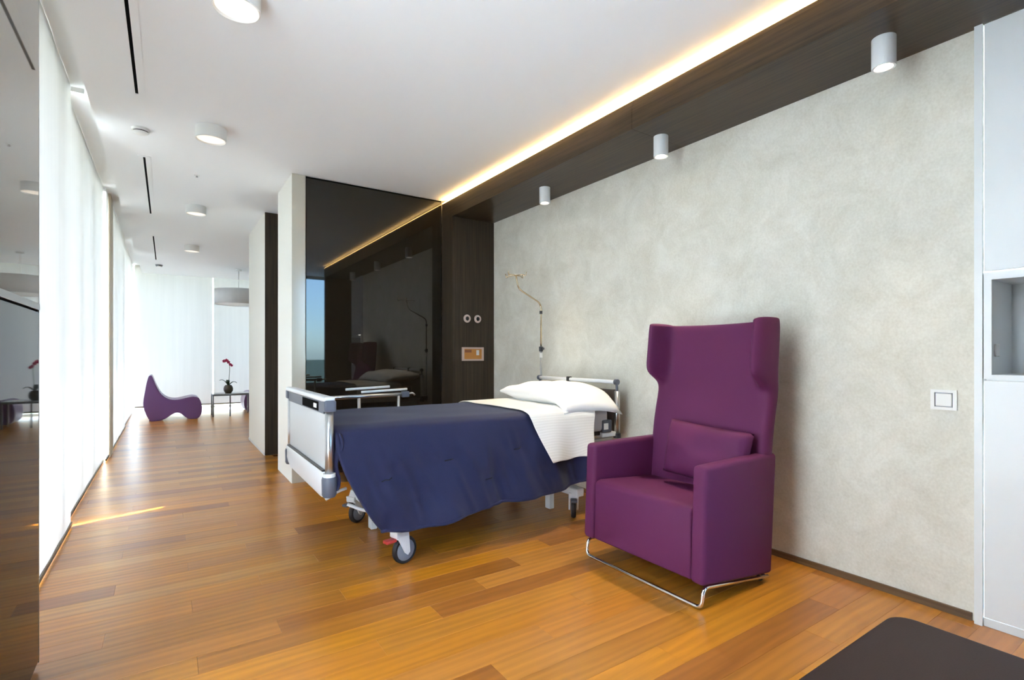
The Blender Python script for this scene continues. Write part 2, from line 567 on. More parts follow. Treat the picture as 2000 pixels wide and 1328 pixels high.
# ------------------------------------------------------------------ ground outside and building shell
bm = bmesh.new()
bmesh.ops.create_grid(bm, x_segments=1, y_segments=1, size=150)
for v in bm.verts: v.co.z = -0.45
structure(from_bm('ground', bm, 'grass'), 'pale green lawn outside the windows')
structure(boxes('bounce_terrace', [(-6.0, -0.70, Y_REAR - 9.0, Y_FAR + 6.0, -0.45, -0.12), (-0.70, 9.0, Y_REAR - 9.0, Y_REAR - 0.02, -0.45, -0.12)], 'bounce_terrace'), 'unseen pale paving added outside to bounce sunlight indoors')  # unseen paving, added to throw sunlight up into the room

floor = structure(box('floor', -0.70, 4.6, Y_REAR, Y_FAR + 0.1, -0.12, -0.012, 'subfloor'), 'varnished hardwood plank floor')

# planks run across the room; nearest 300 are single objects, the rest one joined part
rows = []
PW = 0.1365
y = 1.936 - PW * math.ceil((1.936 - Y_REAR) / PW)
r_i = 0
planks = []
while y < Y_FAR + 0.05:
    j = int(round((y - 1.936) / PW))
    joint = 0.717 if j % 2 == 0 else 1.024
    if j % 4 in (2, 3): joint += 0.62
    xs = [-0.66]
    x = joint - 1.24 * 3
    while x < 3.2:
        if x > -0.60: xs.append(x)
        x += 1.24
    xs.append(3.10)
    for a, b in zip(xs, xs[1:]):
        if y > Y_GLASS and a > 1.0 and y < 8.0: continue
        planks.append((a, b, max(y, Y_REAR), min(y + PW, Y_FAR + 0.05)))
    y += PW
cd = Vector((math.sin(math.atan(0.674)), math.cos(math.atan(0.674))))
def plank_rank(p):
    c = Vector(((p[0] + p[1]) / 2, (p[2] + p[3]) / 2))
    d = c.dot(cd); l = c.x * cd.y - c.y * cd.x
    vis = d > 0.9 and abs(l) < d * 1.15 and c.y > 0.2
    return (0 if vis else 1, c.length)
planks.sort(key=plank_rank)

def plank_bm(bm, p, lay, val):
    gap, ch = 0.0003, 0.0006
    x0, x1, y0, y1 = p[0] + gap, p[1] - gap, p[2] + gap, p[3] - gap
    base = [(x0, y0), (x1, y0), (x1, y1), (x0, y1)]
    top = [(x0 + ch, y0 + ch), (x1 - ch, y0 + ch), (x1 - ch, y1 - ch), (x0 + ch, y1 - ch)]
    vb = [bm.verts.new((a, b, -0.012)) for a, b in base]
    vm = [bm.verts.new((a, b, -ch)) for a, b in base]
    vt = [bm.verts.new((a, b, 0.0)) for a, b in top]
    fs = [bm.faces.new(vt)]
    for k in range(4):
        q = (k + 1) % 4
        fs.append(bm.faces.new((vb[k], vb[q], vm[q], vm[k])))
        fs.append(bm.faces.new((vm[k], vm[q], vt[q], vt[k])))
    for f in fs: f[lay] = val

for p in planks[:300]:
    bm = bmesh.new(); lay = bm.faces.layers.float.new('rnd')
    plank_bm(bm, p, lay, random.random())
    from_bm('plank', bm, 'plank', floor)
bm = bmesh.new(); lay = bm.faces.layers.float.new('rnd')
for p in planks[300:]:
    plank_bm(bm, p, lay, random.random())
tag(from_bm('far_planks', bm, 'plank', floor), 'varnished planks of the far floor', kind='stuff')

# ceiling with a pocket for the blinds along the window wall and the far wall
structure(boxes('ceiling', [(-0.42, 4.6, Y_REAR - 0.1, 12.80, Z_CEIL, 3.10),
                            (-0.80, -0.42, Y_REAR - 0.1, Y_FAR + 0.25, 3.02, 3.10),
                            (-0.42, 4.6, 12.80, Y_FAR + 0.25, 3.02, 3.10)], 'ceiling'), 'smooth white plaster ceiling')
# roof overhang that shades the upper part of the window wall
structure(box('roof_overhang', -1.68, -0.55, Y_REAR - 3.0, Y_FAR + 3.0, 3.101, 3.22, 'concrete'), 'concrete roof overhang outside')
structure(box('roof', -0.549, 4.8, Y_REAR - 0.6, Y_FAR + 0.6, 3.101, 3.22, 'concrete'), 'flat concrete roof')

# right head wall with wallpaper, niche space for the wardrobe
structure(boxes('wall_right', [(X_HEAD, X_HEAD + 0.12, 0.73, 4.78, 0.0, 2.83),
                               (X_HEAD, X_HEAD + 0.12, Y_REAR, 0.10, 0.0, 2.83),
                               (3.60, 3.70, 0.0, 0.85, 0.0, 2.83)], 'wallpaper'), 'wall with mottled greige wallpaper behind the bed')
structure(box('baseboard_right', X_HEAD - 0.012, X_HEAD - 0.001, 0.742, 4.745, 0.0005, 0.035, 'skirting'), 'low brown wooden skirting below the wallpaper')

# partition blocks between the ward and the corridor
structure(boxes('wall_partition', [(X_CORR, 1.066, Y_GLASS + 0.004, 5.70, 0.0, Z_CEIL - 0.001),
                                   (1.066, 4.5, Y_GLASS + 0.05, 5.70, 0.0, Z_CEIL - 0.001)], 'white_paint'), 'white partition wall end beside the dark glass')
structure(box('trim_3', X_CORR + 0.002, 1.062, Y_GLASS - 0.006, Y_GLASS + 0.003, 0.001, Z_CEIL - 0.002, 'pillar', bev=0.002), 'glossy greige facing of the partition end')
structure(box('wall_corridor', X_CORR, 4.5, 6.56, 7.93, 0.0, Z_CEIL - 0.001, 'white_paint'), 'white corridor wall beyond the dark doorway')
structure(box('baseboard_corridor', X_CORR - 0.006, X_CORR - 0.0005, 6.575, 7.93, 0.0005, 0.03, 'lacquer_white'), 'white flush skirting of the corridor wall')
structure(box('wall_lounge', 4.5, 4.6, Y_REAR, Y_FAR, 0.0, Z_CEIL - 0.001, 'white_paint'), 'white wall of the far lounge')
d1 = structure(box('door_1', 1.80, 1.84, 5.70, 6.54, 0.005, Z_CEIL - 0.01, 'dark_wood', bev=0.003), 'dark wooden door set back in the corridor doorway')
box('door_lining', X_CORR + 0.001, 1.80, 6.54, 6.559, 0.005, Z_CEIL - 0.003, 'dark_wood', d1)
lathe('door_handle', [(0.0, -0.05), (0.012, -0.05), (0.012, 0.0), (0.0, 0.0)], (1.80, 6.45, 1.05), 'alu', d1, axis='X')

# window wall on the left: solid behind the mirror cabinet, glazed beyond
structure(box('wall_left', -0.78, -0.66, 1.95, 2.60, 0.0, 3.01, 'white_paint'), 'white wall behind the smoked mirror cabinet')
WIN_Y = [2.60, 4.24, 5.46, 6.30, 7.60, 8.60, 9.90, 11.2, 12.5, Y_FAR + 0.08]
for k, (a, b) in enumerate(zip(WIN_Y, WIN_Y[1:])):
    w = structure(boxes('window_%d' % (k + 1), [(-0.74, -0.68, a, a + 0.03, 0.0, 3.01), (-0.74, -0.68, b - 0.03, b, 0.0, 3.01),
                                               (-0.74, -0.68, a, b, 0.0, 0.05), (-0.74, -0.68, a, b, 2.93, 3.01)], 'frame'),
                  'full height aluminium window behind the blinds')
    box('pane', -0.714, -0.706, a + 0.03, b - 0.03, 0.05, 2.93, 'glass', w)
for k, (a, b) in enumerate(((0.55, 1.95),)):  # unseen window, added to bring more daylight from the left
    w = structure(boxes('window_%d' % (k + 31), [(-0.74, -0.68, a, a + 0.04, 0.0, 3.01), (-0.74, -0.68, b - 0.04, b, 0.0, 3.01),
                                                (-0.74, -0.68, a, b, 0.0, 0.05), (-0.74, -0.68, a, b, 2.93, 3.01)], 'frame'),
                  'unseen full height window added beside the viewer for daylight')
    box('pane', -0.714, -0.706, a + 0.04, b - 0.04, 0.05, 2.93, 'glass', w)
structure(box('wall_left_rear', -0.78, -0.66, Y_REAR - 0.1, 0.55, 0.0, 3.01, 'dark_wood'), 'dark oak wall beside the viewer')
# far wall windows
for k, (a, b) in enumerate(((-0.66, 0.84), (0.84, 2.34), (2.34, 3.84))):
    w = structure(boxes('window_%d' % (k + 11), [(a, a + 0.035, Y_FAR + 0.10, Y_FAR + 0.16, 0.0, 3.01), (b - 0.035, b, Y_FAR + 0.10, Y_FAR + 0.16, 0.0, 3.01),
                                                (a, b, Y_FAR + 0.10, Y_FAR + 0.16, 0.0, 0.05), (a, b, Y_FAR + 0.10, Y_FAR + 0.16, 2.93, 3.01)], 'frame'),
                  'full height window of the far lounge')
    box('pane', a + 0.035, b - 0.035, Y_FAR + 0.126, Y_FAR + 0.134, 0.05, 2.93, 'glass', w)
structure(box('wall_far', 3.84, 4.6, Y_FAR + 0.08, Y_FAR + 0.2, 0.0, 3.01, 'white_paint'), 'white wall at the end of the far lounge')
# rear wall behind the camera with one tall window at its right end
structure(box('wall_rear', -0.66, 2.26, Y_REAR - 0.10, Y_REAR, 0.0, Z_CEIL - 0.001, 'dark_wood'), 'dark oak wall behind the viewer')
a, b = 2.26, 2.96
w = structure(boxes('window_41', [(a, a + 0.04, Y_REAR - 0.08, Y_REAR - 0.01, 0.0, Z_CEIL), (b - 0.04, b, Y_REAR - 0.08, Y_REAR - 0.01, 0.0, Z_CEIL),
                                  (a, b, Y_REAR - 0.08, Y_REAR - 0.01, 0.0, 0.06), (a, b, Y_REAR - 0.08, Y_REAR - 0.01, Z_CEIL - 0.06, Z_CEIL)], 'frame'),
              'full height window behind the viewer')
box('pane', a + 0.04, b - 0.04, Y_REAR - 0.05, Y_REAR - 0.042, 0.06, Z_CEIL - 0.06, 'tinted_glass', w)

# dark wooden portal around the bed wall: beam, soffit, side panels
portal = structure(box('trim_1', X_FASCIA + 0.02, X_HEAD - 0.001, 0.02, 4.99, Z_SOFFIT + 0.02, 2.790, 'dark_wood_h'), 'dark oak portal framing the papered wall')
seams = [0.02, 2.28, 4.998]
for a, b in zip(seams, seams[1:]):
    box('fascia_panel', X_FASCIA, X_FASCIA + 0.02, a + 0.001, b - 0.001, Z_SOFFIT, 2.795, 'dark_wood_h', portal)
    box('soffit_panel', X_FASCIA + 0.02, X_HEAD - 0.001, a + 0.001, min(b, 4.752) - 0.001, Z_SOFFIT, Z_SOFFIT + 0.02, 'dark_wood_h', portal)
box('side_panel', X_FASCIA, X_HEAD - 0.001, 4.752, 4.998, 0.002, Z_SOFFIT, 'dark_wood', portal)
box('jamb_panel', X_FASCIA, X_HEAD - 0.001, 0.02, 0.12, 0.002, Z_SOFFIT, 'dark_wood', portal)
led = tag(box('led_strip', X_FASCIA - 0.002, X_FASCIA + 0.016, 0.03, 4.985, 2.7955, 2.8005, 'led'), 'warm glowing light strip along the top of the dark beam', 'light')

# dark glass wall panel beside the bed
gp = root('glass_wall_panel', (1.76, Y_GLASS, 0.0), 'tall black glossy glass wall panel beyond the bed', 'panel')
box('glass', 1.068, 2.452, Y_GLASS - 0.004, Y_GLASS + 0.010, 0.01, 2.815, 'black_glass', gp, bev=0.001, seg=1)
box('backing', 1.068, 2.456, Y_GLASS + 0.011, Y_GLASS + 0.048, 0.002, Z_CEIL - 0.003, 'shadow_gap', gp)

# ------------------------------------------------------------------ smoked mirror cabinet at the left edge
cb = root('mirror_cabinet', (-0.53, 2.28, 0.0), 'tall smoked mirror cabinet at the left edge of the picture', 'cabinet')
box('carcass', -0.655, -0.422, 1.97, 2.585, 0.02, 2.83, 'alu_dark', cb)
box('plinth', -0.60, -0.43, 1.99, 2.56, 0.001, 0.02, 'shadow_gap', cb)
for a, b in ((1.97, 2.592),):
    box('lower_door', -0.420, -0.400, a, b, 0.03, 1.338, 'smoked_glass', cb)
    box('upper_door', -0.420, -0.400, a, b, 1.372, 2.828, 'mirror_glass', cb)
    box('handle_rail', -0.418, -0.396, a, b, 1.346, 1.370, 'alu', cb)
    box('rail_gap', -0.419, -0.404, a, b, 1.339, 1.3455, 'shadow_gap', cb)
box('edge_profile', -0.655, -0.3995, 2.593, 2.599, 0.02, 2.83, 'alu', cb)

# ------------------------------------------------------------------ blinds
def blind(name, axis, c, a, b, z0, z1, mat, label, group, bar=True):
    if axis == 'x':
        r_ = root(name, (c, (a + b) / 2, z0), label, 'blind', group)
        fn = lambda u, v: (c + 0.0015 * math.sin(u * 23), a + (b - a) * u, z0 + (z1 - z0) * v)
    else:
        r_ = root(name, ((a + b) / 2, c, z0), label, 'blind', group)
        fn = lambda u, v: (a + (b - a) * u, c + 0.0015 * math.sin(u * 23), z0 + (z1 - z0) * v)
    grid_mesh('fabric', 24, 2, fn, mat, r_)
    if bar:
        if axis == 'x':
            box('bottom_bar', c - 0.008, c + 0.008, a, b, z0 - 0.022, z0 + 0.004, 'bar', r_, bev=0.003)
            tube('roller', [(c - 0.034, a, z1 - 0.032), (c - 0.034, b, z1 - 0.032)], 0.028, 'plastic_white', r_)
        else:
            box('bottom_bar', a, b, c - 0.008, c + 0.008, z0 - 0.022, z0 + 0.004, 'bar', r_, bev=0.003)
            tube('roller', [(a, c + 0.034, z1 - 0.032), (b, c + 0.034, z1 - 0.032)], 0.028, 'plastic_white', r_)
    return r_

G = 'white roller blinds along the window wall'
blind('roller_blind', 'x', X_BLIND + 0.010, 2.60, 4.596, 0.030, 3.014, 'blind', 'nearest white roller blind, beside the smoked mirror cabinet', G)
blind('roller_blind', 'x', X_BLIND - 0.025, 4.634, 7.148, 0.030, 3.014, 'blind', 'second white roller blind of the window wall, set slightly back', G)
blind('roller_blind', 'x', X_BLIND, 7.15, 7.428, 0.030, 3.014, 'blind_light', 'narrow brighter strip blind beside the pale post', G)
blind('roller_blind', 'x', X_BLIND, 7.782, 10.225, 0.030, 3.014, 'blind', 'white roller blind just beyond the pale post', G)
blind('roller_blind', 'x', X_BLIND - 0.02, 10.228, 12.99, 0.030, 3.014, 'blind_light', 'farthest white roller blind of the window wall, behind the chaise', G)
G2 = 'white roller blinds on the far wall'
blind('roller_blind', 'y', Y_FAR - 0.05, -0.55, 0.825, 0.10, 3.014, 'blind', 'white roller blind on the far wall behind the purple chaise', G2)
blind('roller_blind', 'y', Y_FAR - 0.05, 0.855, 2.33, 0.10, 3.014, 'blind', 'white roller blind on the far wall behind the orchid', G2)
blind('roller_blind', 'y', Y_FAR - 0.05, 2.36, 3.83, 0.10, 3.014, 'blind', 'white roller blind on the far wall at its hidden right end', G2)
blind('roller_blind', 'x', X_BLIND, 0.56, 1.94, 0.030, 3.014, 'blind_fill', 'unseen sheer roller blind added beside the viewer to let in daylight', G)  # added out of view; passes far more daylight than the others
structure(box('trim_4', -0.66, -0.535, 7.43, 7.78, 0.0, 3.019, 'post', bev=0.004), 'pale timber post between the blinds')
br = tag(box('blind_bracket', -0.55, -0.475, 4.602, 4.626, 2.985, 3.019, 'plastic_white', bev=0.003), 'small white bracket between the first two blinds at the ceiling', 'bracket')

# ------------------------------------------------------------------ ceiling fittings
def ceiling_light(x, y, label):
    r_ = root('ceiling_light', (x, y, Z_CEIL - 0.09), label, 'lamp', 'round white surface ceiling lights')
    lathe('housing', [(0.088, Z_CEIL - 0.076), (0.094, Z_CEIL - 0.09), (0.100, Z_CEIL - 0.088), (0.100, Z_CEIL - 0.0005), (0.0, Z_CEIL - 0.0005)], (x, y, 0), 'plastic_white', r_, n=40)
    lathe('diffuser', [(0.0, Z_CEIL - 0.080), (0.088, Z_CEIL - 0.080), (0.088, Z_CEIL - 0.070), (0.0, Z_CEIL - 0.070)], (x, y, 0), 'lamp_warm', r_, n=40)
ceiling_light(0.262, 2.63, 'round white ceiling light cut by the top of the picture')
ceiling_light(0.268, 4.34, 'round white ceiling light nearest to the smoke detector')
ceiling_light(0.270, 6.72, 'round white ceiling light above the dark doorway')
ceiling_light(0.315, 9.20, 'farthest small round white ceiling light')

def slot(y0, y1, label):
    x = -0.158
    r_ = root('air_slot', (x, (y0 + y1) / 2, Z_CEIL - 0.004), label, 'air vent', 'linear air slots in the ceiling')
    boxes('frame', [(x - 0.045, x - 0.008, y0 - 0.03, y1 + 0.03, Z_CEIL - 0.003, Z_CEIL - 0.0004), (x + 0.008, x + 0.045, y0 - 0.03, y1 + 0.03, Z_CEIL - 0.003, Z_CEIL - 0.0004),
                    (x - 0.008, x + 0.008, y0 - 0.03, y0, Z_CEIL - 0.003, Z_CEIL - 0.0004), (x - 0.008, x + 0.008, y1, y1 + 0.03, Z_CEIL - 0.003, Z_CEIL - 0.0004)], 'ceiling', r_)
    box('slit', x - 0.008, x + 0.008, y0, y1, Z_CEIL - 0.0015, Z_CEIL - 0.0004, 'shadow_gap', r_)
slot(1.6, 4.02, 'nearest black linear air slot in the white ceiling')
slot(5.28, 7.36, 'second black linear air slot, beyond the smoke detector')
slot(8.74, 10.9, 'farthest black linear air slot above the chaise')

sd = root('smoke_detector', (-0.16, 4.64, Z_CEIL - 0.04), 'small white smoke detector with dark slits on the ceiling', 'smoke detector')
lathe('base', [(0.0, Z_CEIL - 0.018), (0.055, Z_CEIL - 0.018), (0.058, Z_CEIL - 0.0005), (0.0, Z_CEIL - 0.0005)], (-0.16, 4.64, 0), 'plastic_white', sd)
lathe('vent_ring', [(0.0, Z_CEIL - 0.026), (0.046, Z_CEIL - 0.026), (0.046, Z_CEIL - 0.018), (0.0, Z_CEIL - 0.018)], (-0.16, 4.64, 0), 'dark_plastic', sd)
lathe('cap', [(0.0, Z_CEIL - 0.042), (0.03, Z_CEIL - 0.040), (0.048, Z_CEIL - 0.030), (0.050, Z_CEIL - 0.026), (0.0, Z_CEIL - 0.026)], (-0.16, 4.64, 0), 'plastic_white', sd)
s2 = root('ceiling_sensor', (-0.12, 11.5, Z_CEIL - 0.03), 'tiny grey ceiling sensor above the chaise', 'sensor')
lathe('body', [(0.0, Z_CEIL - 0.03), (0.05, Z_CEIL - 0.03), (0.06, Z_CEIL - 0.0005), (0.0, Z_CEIL - 0.0005)], (-0.12, 11.5, 0), 'grey_metal', s2)
lathe('lens', [(0.0, Z_CEIL - 0.04), (0.02, Z_CEIL - 0.036), (0.03, Z_CEIL - 0.03), (0.0, Z_CEIL - 0.03)], (-0.12, 11.5, 0), 'plastic_white', s2)
sp_ = root('sprinkler_head', (0.23, 5.55, Z_CEIL - 0.02), 'tiny white sprinkler head between two round ceiling lights', 'sprinkler')
lathe('rosette', [(0.0, Z_CEIL - 0.006), (0.02, Z_CEIL - 0.006), (0.024, Z_CEIL - 0.0005), (0.0, Z_CEIL - 0.0005)], (0.23, 5.55, 0), 'plastic_white', sp_)
lathe('deflector', [(0.0, Z_CEIL - 0.02), (0.010, Z_CEIL - 0.02), (0.006, Z_CEIL - 0.006), (0.0, Z_CEIL - 0.006)], (0.23, 5.55, 0), 'alu', sp_)

def spot(x, y, label):
    z1, z0 = Z_SOFFIT - 0.0005, Z_SOFFIT - 0.135
    r_ = root('downlight', (x, y, z0), label, 'spotlight', 'white cylinder downlights under the dark beam')
    lathe('housing', [(0.024, z0 + 0.014), (0.038, z0 + 0.001), (0.046, z0), (0.047, z0 + 0.003), (0.047, z1), (0.0, z1)], (x, y, 0), 'lacquer_white', r_, n=36)
    lathe('lens', [(0.0, z0 + 0.010), (0.0245, z0 + 0.010), (0.0245, z0 + 0.018), (0.0, z0 + 0.018)], (x, y, 0), 'spot_lens', r_, n=24)
    ld = bpy.data.lights.new('downlight_beam', 'SPOT')
    ld.energy = 10.0; ld.spot_size = math.radians(74); ld.spot_blend = 1.0; ld.color = (1.0, 0.84, 0.62); ld.shadow_soft_size = 0.03
    lo = bpy.data.objects.new('downlight_beam', ld); C.objects.link(lo)
    lo.parent = r_; lo.location = (0, 0, 0.004); lo.rotation_euler = (0, math.radians(16), 0)
spot(2.70, 3.50, 'white cylinder downlight farthest along the beam, above the bed')
spot(2.70, 2.25, 'middle white cylinder downlight, above the purple armchair')
spot(2.70, 0.985, 'largest white cylinder downlight, nearest to the white wardrobe')

# ------------------------------------------------------------------ white wardrobe at the right
wd = root('wardrobe', (3.2, 0.42, 0.0), 'white built-in wardrobe with an open niche at the right edge', 'wardrobe')
XW = 2.932
box('side_stile', XW, X_HEAD + 0.10, 0.701, 0.7285, 0.001, Z_SOFFIT - 0.001, 'lacquer_white', wd)
box('plinth', XW + 0.012, XW + 0.03, 0.125, 0.699, 0.001, 0.036, 'lacquer_white', wd)
box('upper_door', XW + 0.004, XW + 0.024, 0.123, 0.696, 1.540, Z_SOFFIT - 0.006, 'lacquer_white', wd, bev=0.0015, seg=1)
box('lower_door', XW + 0.004, XW + 0.024, 0.123, 0.696, 0.042, 1.066, 'lacquer_white', wd, bev=0.0015, seg=1)
boxes('niche_frame', [(XW + 0.004, XW + 0.024, 0.123, 0.698, 1.501, 1.533), (XW + 0.004, XW + 0.024, 0.123, 0.698, 1.073, 1.092),
                      (XW + 0.004, XW + 0.024, 0.672, 0.698, 1.092, 1.501), (XW + 0.004, XW + 0.024, 0.123, 0.150, 1.092, 1.501)], 'lacquer_white', wd)
boxes('niche_lining', [(XW + 0.024, 3.24, 0.672, 0.690, 1.08, 1.52), (XW + 0.024, 3.24, 0.13, 0.150, 1.08, 1.52),
                       (XW + 0.024, 3.24, 0.13, 0.69, 1.502, 1.52), (XW + 0.024, 3.24, 0.13, 0.69, 1.08, 1.092), (3.24, 3.26, 0.13, 0.69, 1.08, 1.52)], 'lacquer_white', wd)
box('carcass', XW + 0.045, 3.5, 0.124, 0.699, 1.06, 1.075, 'lacquer_white', wd)
so = box('socket', 2.975, 3.03, 0.666, 0.6715, 1.17, 1.225, 'plastic_white', wd, bev=0.002, seg=1)
so['label'] = 'small socket plate inside the niche'

# ------------------------------------------------------------------ switches and sockets
sw = root('light_switch', (X_HEAD - 0.005, 0.842, 0.925), 'square white light switch on the papered wall', 'switch')
bm = bmesh.new()
for bb in ((X_HEAD - 0.010, X_HEAD - 0.0005, 0.794, 0.890, 0.925, 0.938), (X_HEAD - 0.010, X_HEAD - 0.0005, 0.794, 0.890, 1.004, 1.017),
           (X_HEAD - 0.010, X_HEAD - 0.0005, 0.794, 0.808, 0.938, 1.004), (X_HEAD - 0.010, X_HEAD - 0.0005, 0.876, 0.890, 0.938, 1.004)):
    bm_box(bm, *bb)
from_bm('plate', bm, 'plastic_white', sw)
box('rocker', X_HEAD - 0.009, X_HEAD - 0.002, 0.812, 0.872, 0.942, 1.000, 'plastic_white', sw, bev=0.003)
box('groove', X_HEAD - 0.0019, X_HEAD - 0.0004, 0.808, 0.876, 0.938, 1.004, 'grey_metal', sw)

YP = 4.752
for xx, nm in ((2.630, 'left of the two round gas outlets on the dark side panel'), (2.758, 'right of the two round gas outlets on the dark side panel')):
    r_ = root('gas_outlet', (xx, YP, 1.51), nm, 'gas outlet', 'round gas outlets on the dark side panel')
    lathe('ring', [(0.022, -0.006), (0.024, -0.014), (0.038, -0.012), (0.043, 0.0), (0.022, 0.0), (0.022, -0.006)], (xx, YP - 0.0005, 1.558), 'ring', r_, axis='Y', caps=False)
    lathe('valve', [(0.0, -0.010), (0.010, -0.010), (0.012, -0.004), (0.0235, -0.002), (0.0235, 0.0), (0.0, 0.0)], (xx, YP - 0.0005, 1.558), 'dark_plastic', r_, axis='Y')
so = root('socket_box', (2.695, YP, 1.115), 'framed orange socket box below the gas outlets', 'socket')
x0, x1, z0, z1 = 2.565, 2.828, 1.112, 1.255
boxes('frame', [(x0, x1, YP - 0.014, YP - 0.0005, z1 - 0.018, z1), (x0, x1, YP - 0.014, YP - 0.0005, z0, z0 + 0.018),
                (x0, x0 + 0.026, YP - 0.014, YP - 0.0005, z0 + 0.018, z1 - 0.018), (x1 - 0.022, x1, YP - 0.014, YP - 0.0005, z0 + 0.018, z1 - 0.018)], 'ring', so)
box('panel', x0 + 0.026, x1 - 0.022, YP - 0.006, YP - 0.0008, z0 + 0.018, z1 - 0.018, 'copper', so)
box('module', x0 + 0.035, x0 + 0.115, YP - 0.009, YP - 0.006, z1 - 0.055, z1 - 0.026, 'copper_dark', so)
box('switch', x1 - 0.090, x1 - 0.055, YP - 0.011, YP - 0.006, z1 - 0.085, z1 - 0.030, 'plastic_white', so, bev=0.003)

# ------------------------------------------------------------------ hospital bed
XF, XB, YN, YB = 0.69, 2.80, 2.70, 3.67         # foot, head, near and far side
bed = root('hospital_bed', (1.75, 3.18, 0.0), 'white and grey hospital bed on castors', 'bed')
# footboard
fb = box('footboard', XF - 0.012, XF + 0.012, YN + 0.02, YB - 0.02, 0.575, 0.872, 'bed_panel', bed, bev=0.004)
for yy in (YN, YB):
    tube('post', [(XF, yy, 0.50), (XF, yy, 0.90)], 0.021, 'alu', fb, n=16)
    lathe('bumper', [(0.0, 0.448), (0.030, 0.450), (0.036, 0.462), (0.038, 0.540), (0.034, 0.552), (0.0, 0.552)], (XF, yy, 0), 'grey_plastic', fb)
    lathe('post_collar', [(0.0, 0.551), (0.031, 0.551), (0.031, 0.570), (0.0, 0.570)], (XF, yy, 0), 'bed_white', fb)
    box('corner_cap', XF - 0.030, XF + 0.030, yy - 0.030, yy + 0.030, 0.885, 0.945, 'grey_plastic', fb, bev=0.010)
tr = box('top_rail', XF - 0.030, XF + 0.026, YN - 0.020, YB + 0.025, 0.935, 0.962, 'bed_white', fb, bev=0.010, seg=3)
box('control_strip', XF - 0.020, XF + 0.016, YN + 0.032, YB - 0.02, 0.872, 0.934, 'grey_plastic', fb, bev=0.003)
box('grip_slot', XF - 0.0225, XF - 0.0195, YN + 0.14, YN + 0.52, 0.880, 0.928, 'shadow_gap', fb)
box('grip_button', XF - 0.026, XF - 0.022, YN + 0.17, YN + 0.23, 0.892, 0.916, 'plastic_white', fb, bev=0.002)
lb = prism('lower_board', [(YN + 0.03, 0.445), (YN + 0.06, 0.442), (YB - 0.13, 0.452), (YB - 0.05, 0.475), (YB - 0.015, 0.50), (YB - 0.015, 0.575), (YN + 0.03, 0.575)], XF - 0.030, XF + 0.004, 'bed_white', bed, plane='YZ', bev=0.006)
box('shadow_line', XF - 0.028, XF - 0.002, YN + 0.03, YB - 0.02, 0.5755, 0.584, 'alu_dark', bed)
# headboard
hb = box('headboard', XB - 0.012, XB + 0.012, YN + 0.07, YB + 0.0, 0.60, 0.915, 'head_panel', bed, bev=0.004)
for yy in (YN + 0.045, YB + 0.03):
    tube('post', [(XB, yy, 0.585), (XB, yy, 0.905)], 0.022, 'alu', hb, n=16)
    lathe('post_foot', [(0.0, 0.555), (0.028, 0.555), (0.028, 0.590), (0.0, 0.590)], (XB, yy, 0), 'dark_plastic', hb)
    tube('rail_bracket', fillet([(XB, yy, 0.90), (XB, yy, 0.930), (XB - 0.005, yy, 0.965)], 0.02, 4), 0.010, 'grey_plastic', hb, n=10)
    lathe('rail_cap', [(0.0, -0.016), (0.021, -0.014), (0.021, 0.014), (0.0, 0.016)], (XB - 0.005, yy, 0.972), 'grey_plastic', hb, axis='Y')
tube('top_rail', [(XB - 0.005, YN + 0.04, 0.972), (XB - 0.005, YB + 0.035, 0.972)], 0.015, 'bed_white', hb, n=14)
for dy, z0, z1 in ((0.0, 0.955, 0.995), (-0.025, 0.915, 0.955)):
    box('clip', XB - 0.026, XB + 0.012, 3.275 + dy, 3.305 + dy, z0, z1, 'dark_plastic', hb, bev=0.004)
# frame, lift columns, deck
box('deck', XF + 0.06, XB - 0.05, YN + 0.06, YB - 0.05, 0.585, 0.615, 'alu_dark', bed, bev=0.004)
box('head_crossbar', XB - 0.16, XB - 0.02, YN + 0.035, YB - 0.02, 0.570, 0.605, 'bed_white', bed, bev=0.006)
for yy in (YN + 0.05, YB - 0.09):
    box('side_beam', XF + 0.03, XB - 0.04, yy, yy + 0.04, 0.50, 0.56, 'alu', bed, bev=0.005)
box('deck_end_box', XB - 0.17, XB - 0.075, YN + 0.02, YN + 0.07, 0.606, 0.700, 'grey_plastic', bed, bev=0.010)
box('deck_end_plate', XB - 0.16, XB - 0.115, YN + 0.0185, YN + 0.0205, 0.63, 0.675, 'plastic_white', bed, bev=0.0005, seg=1)
for xx in (1.20, 2.35):
    box('lift_column', xx - 0.05, xx + 0.05, 3.02, 3.30, 0.20, 0.58, 'bed_white', bed, bev=0.01)
for yy in (2.80, 3.46):
    box('base_beam', 1.10, 2.46, yy + 0.08, yy + 0.14, 0.24, 0.29, 'alu_dark', bed, bev=0.008)
for xx in (1.08, 2.38):
    box('base_crossbeam', xx, xx + 0.07, 2.72, 3.60, 0.176, 0.234, 'bed_white', bed, bev=0.008)
for xx, yy in ((1.155, 3.40), (2.43, 3.09)):
    box('support_foot', xx - 0.022, xx + 0.022, yy - 0.03, yy + 0.03, 0.004, 0.24, 'bed_white', bed, bev=0.006)
tube('pedal_bar', fillet([(1.02, 2.86, 0.27), (0.92, 2.86, 0.30), (0.84, 2.90, 0.34)], 0.04), 0.010, 'bed_white', bed)
tube('pedal_bar', fillet([(0.98, 3.40, 0.30), (0.93, 3.40, 0.29), (0.85, 3.42, 0.24)], 0.04), 0.010, 'bed_white', bed)

